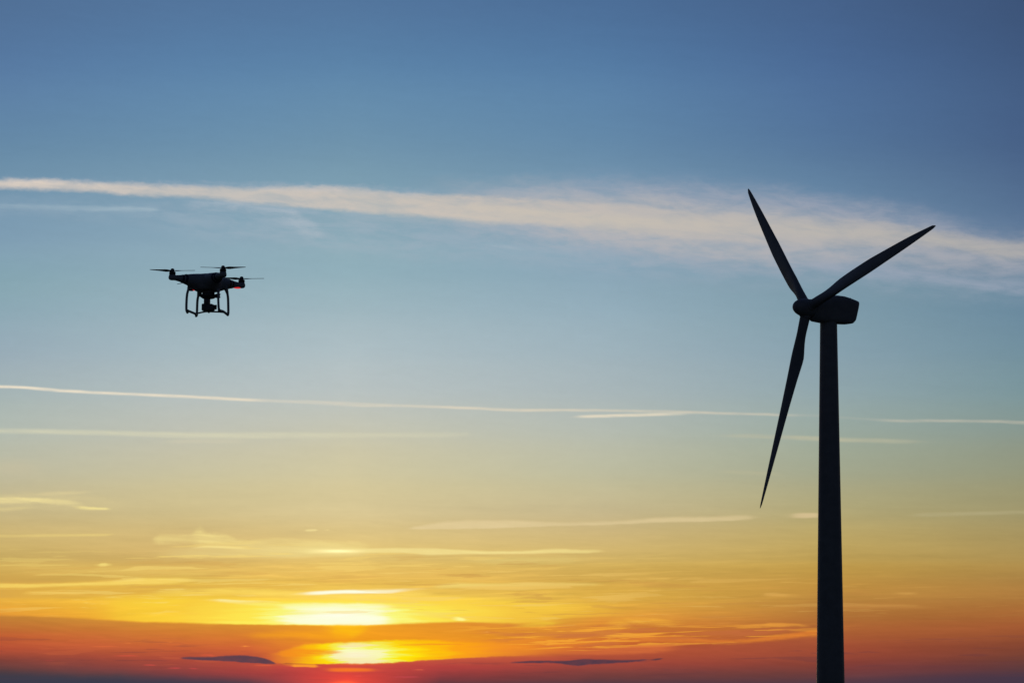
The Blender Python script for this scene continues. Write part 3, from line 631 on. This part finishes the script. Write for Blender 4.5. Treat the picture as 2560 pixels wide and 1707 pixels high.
# arm stripes, motors, propellers
PROP = {0: (200, 1), 1: (14, -1), 2: (20, 1), 3: (150, -1)}
for i, (mx_, my_) in enumerate(MOT):
    dv = Vector((mx_, my_, 0)); sd_ = Vector((-my_, mx_, 0)).normalized()
    for f0 in (.60, .69):
        bm = bmesh.new(); rings = []
        for k2, f_ in enumerate((f0, f0 + .01, f0 + .05, f0 + .06)):
            w = interp([(.5, .034), (.72, .021), (.88, .0165)], f_) + .0010; hh = interp([(.5, .0265), (.72, .0165), (.88, .0125)], f_) + .0010
            if k2 in (0, 3): w -= .0015; hh -= .0015
            c = dv * f_ + Vector((0, 0, -.0408))
            rings.append([c + sd_ * (w * math.cos(q)) + Vector((0, 0, hh * math.sin(q) * (1 if math.sin(q) > 0 else 1.15))) for q in (2 * math.pi * j / 24 for j in range(24))])
        loft(bm, rings); link('arm_stripe', bm, M_STRIPE_R if i in (2, 3) else M_STRIPE, shell)
    bm = bmesh.new()
    lathe(bm, [(.0135, -.035), (.0148, -.032), (.0148, -.0235), (.0142, -.022), (.0152, -.0205), (.0152, -.0165), (.0125, -.0145), (.007, -.0135)], (mx_, my_, 0), 24)
    mo = link('motor', bm, M_MOTOR, drone)
    ang, hand = PROP[i]
    bm = bmesh.new()
    lathe(bm, [(.0075, -.0165), (.0090, -.014), (.0092, -.0075), (.0084, -.0035), (.0064, -.0008), (.0034, .0008), (.0001, .0013)], (mx_, my_, 0), 20)
    for sgn in (0, 180):
        d_ = Vector((math.cos(R(ang + sgn)), math.sin(R(ang + sgn)), 0)); s_ = Vector((-d_.y, d_.x, 0)) * hand
        rings = []
        for rr_, ch, pitch in ((.004,.008,30),(.012,.011,30),(.022,.018,26),(.032,.022,20),(.050,.019,14),(.07,.015,10),(.087,.011,8),(.098,.008,7),(.104,.003,6)):
            cdv = s_ * math.cos(R(pitch)) + Vector((0, 0, math.sin(R(pitch)))); tdv = cdv.cross(d_)
            c = Vector((mx_, my_, -.0095 + rr_ * .03)) + d_ * rr_
            rings.append([c + cdv * (ch * (math.cos(q) * .5 - .08)) + tdv * (.0011 * math.sin(q)) for q in (2 * math.pi * j / 12 for j in range(12))])
        loft(bm, rings)
    link('propeller', bm, M_PROP, drone)
    if i in (2, 3):
        bm = bmesh.new(); c = dv * (.86 if i == 2 else .80); kk_ = 1. if i == 2 else .7
        rings = []
        for z, w in ((-.0590, .30), (-.0580, .75), (-.0555, 1.), (-.048, 1.)):
            rings.append([c + dv.normalized() * (.020 * kk_ * w * math.cos(q)) + sd_ * (.0075 * kk_ * w * math.sin(q)) + Vector((0, 0, z)) for q in (2 * math.pi * j / 18 for j in range(18))])
        loft(bm, rings); link('indicator_light', bm, M_LED, drone)

# landing gear: two skids, each with two legs
YN, YF = -.055, .055
def legs(paths, bar, feet):
    bm = bmesh.new()
    pts = spline(bar, 5); tube(bm, pts, .0054, 10, 1.2)
    sk = link('landing_skid', bm, M_SHELL, drone)
    for p, rad in paths:
        q = spline(p, 6); m = len(q); b2 = bmesh.new()
        tube(b2, q, [rad[0] + (rad[1] - rad[0]) * min(1, i / (m * .35)) for i in range(m)], 12)
        link('leg', b2, M_SHELL, sk)
    for p in feet:
        b2 = bmesh.new(); lathe(b2, [(.002, -.0045), (.0045, -.0035), (.0058, .001), (.0056, .008), (.0045, .012)], p, 14); link('foot', b2, M_RUB, sk)
legs([([L(478,700,-.045), L(474,711,-.048), L(471.6,723,-.05), L(468.4,736,YN), L(467,755,YN), L(466.9,773,YN), L(468.6,780,YN)], (.0105, .0058)),
      ([L(500,716,.045), L(497.2,727,.05), L(496,739,YF), L(494,752,YF), L(493.3,770,YF), L(492.8,786,YF), L(491.6,790,YF)], (.0090, .0058))],
     [L(468.8,775.5,YN), L(473,777.5,-.04), L(480,780.5,-.01), L(487,783.5,.02), L(492.4,787.5,YF)], [L(469.5,781.5,YN), L(491,790.5,YF)])
legs([([L(545.5,722,-.05), L(546,731,-.052), L(545.7,745,YN), L(546.4,762,YN), L(547.6,775,YN)], (.0080, .0055)),
      ([L(559,712,.04), L(564.5,721,.048), L(568.4,733,YF), L(570.2,745.6,YF), L(570.9,766,YF), L(571,781,YF), L(569.9,787,YF)], (.0140, .0058))],
     [L(547.4,774.5,YN), L(552,775.5,-.035), L(558,777.5,-.005), L(564,782,.03), L(569.6,786.5,YF)], [L(548,777,YN), L(569.6,787.3,YF)])
bm = bmesh.new(); tube(bm, spline([L(493.5,783.5,YF), L(504,781,YF), L(516,779,YF), L(532,779,YF), L(548,779.3,YF), L(562,780.5,YF)], 5), .0038, 10, 1.3)
link('crossbar', bm, M_SHELL, drone)

# gimbal with its damper plates, and camera
gm = None
bm = bmesh.new(); rings = []
c0 = L(521, 740, 0)
for z, s in ((-.0115, .55), (-.010, .72), (-.004, .94), (.0, 1.), (.004, 1.), (.006, .93)):
    rings.append([c0 + Vector((.039 * s * sup(math.cos(q), .8), .032 * s * sup(math.sin(q), .8), z)) for q in (2 * math.pi * j / 32 for j in range(32))])
loft(bm, rings); gm = link('gimbal', bm, M_GIMB, drone)
bm = bmesh.new(); c1 = L(521, 732.5, 0)
rings = [[c1 + Vector((.026 * s * sup(math.cos(q), .7), .024 * s * sup(math.sin(q), .7), z)) for q in (2 * math.pi * j / 32 for j in range(32))] for z, s in ((-.012, .9), (-.009, 1.), (.006, 1.05), (.012, 1.))]
loft(bm, rings); link('gimbal_mount', bm, M_GIMB, gm)
for x_, y_ in ((-.03, -.022), (.033, -.022), (-.03, .022), (.033, .022)):
    bm = bmesh.new(); o_ = c0 + Vector((x_, y_, 0))
    lathe(bm, [(.003, -.006), (.0062, -.004), (.0062, -.001), (.004, .001), (.004, .003), (.0062, .006), (.0062, .010), (.0045, .013)], o_, 14); link('damper', bm, M_RUB, gm)
bm = bmesh.new(); o_ = L(548.2, 739, -.03)
lathe(bm, [(.004, -.010), (.0056, -.008), (.0056, -.005), (.0035, -.003), (.0035, .003), (.0056, .005), (.0056, .009), (.004, .010)], o_, 14)
rbox(bm, o_ + Vector((-.008, 0, 0)), (.010, .004, .006), bev=.3); link('clip', bm, M_RUB, gm)
RZ = Matrix.Rotation(R(14), 3, 'Y')
bm = bmesh.new()
lathe(bm, [(.012, -.016), (.0145, -.014), (.0145, .012), (.013, .014)], L(518, 749, 0), 24)
rbox(bm, L(518.0, 755, 0), (.0130, .011, .018), bev=.35)
link('gimbal_arm', bm, M_GIMB, gm)
bm = bmesh.new()
rbox(bm, L(514.5, 768, 0), (.0165, .013, .0165), bev=.45)
rbox(bm, L(524.5, 769, .0), (.0175, .015, .0165), bev=.4)
rbox(bm, L(531, 768.5, .0), (.0095, .013, .0135), bev=.4)
lathe(bm, [(.002, -.005), (.0045, -.004), (.0045, .004)], L(522.6, 779.5, 0), 14)
cm = link('camera', bm, M_GIMB, drone)
bm = bmesh.new(); o_ = L(535.5, 767.2, 0); ax_ = Vector((1, .25, -.05))
lathe(bm, [(.0095, -.006), (.0105, -.004), (.0105, .006), (.0115, .007), (.0115, .011), (.0095, .012), (.0085, .0105)], o_, 24, ax_)
ln = link('lens_barrel', bm, M_MOTOR, cm)
bm = bmesh.new(); lathe(bm, [(.0083, .0100), (.006, .0112), (.001, .0118)], o_, 20, ax_); link('lens', bm, M_GLASS, cm)
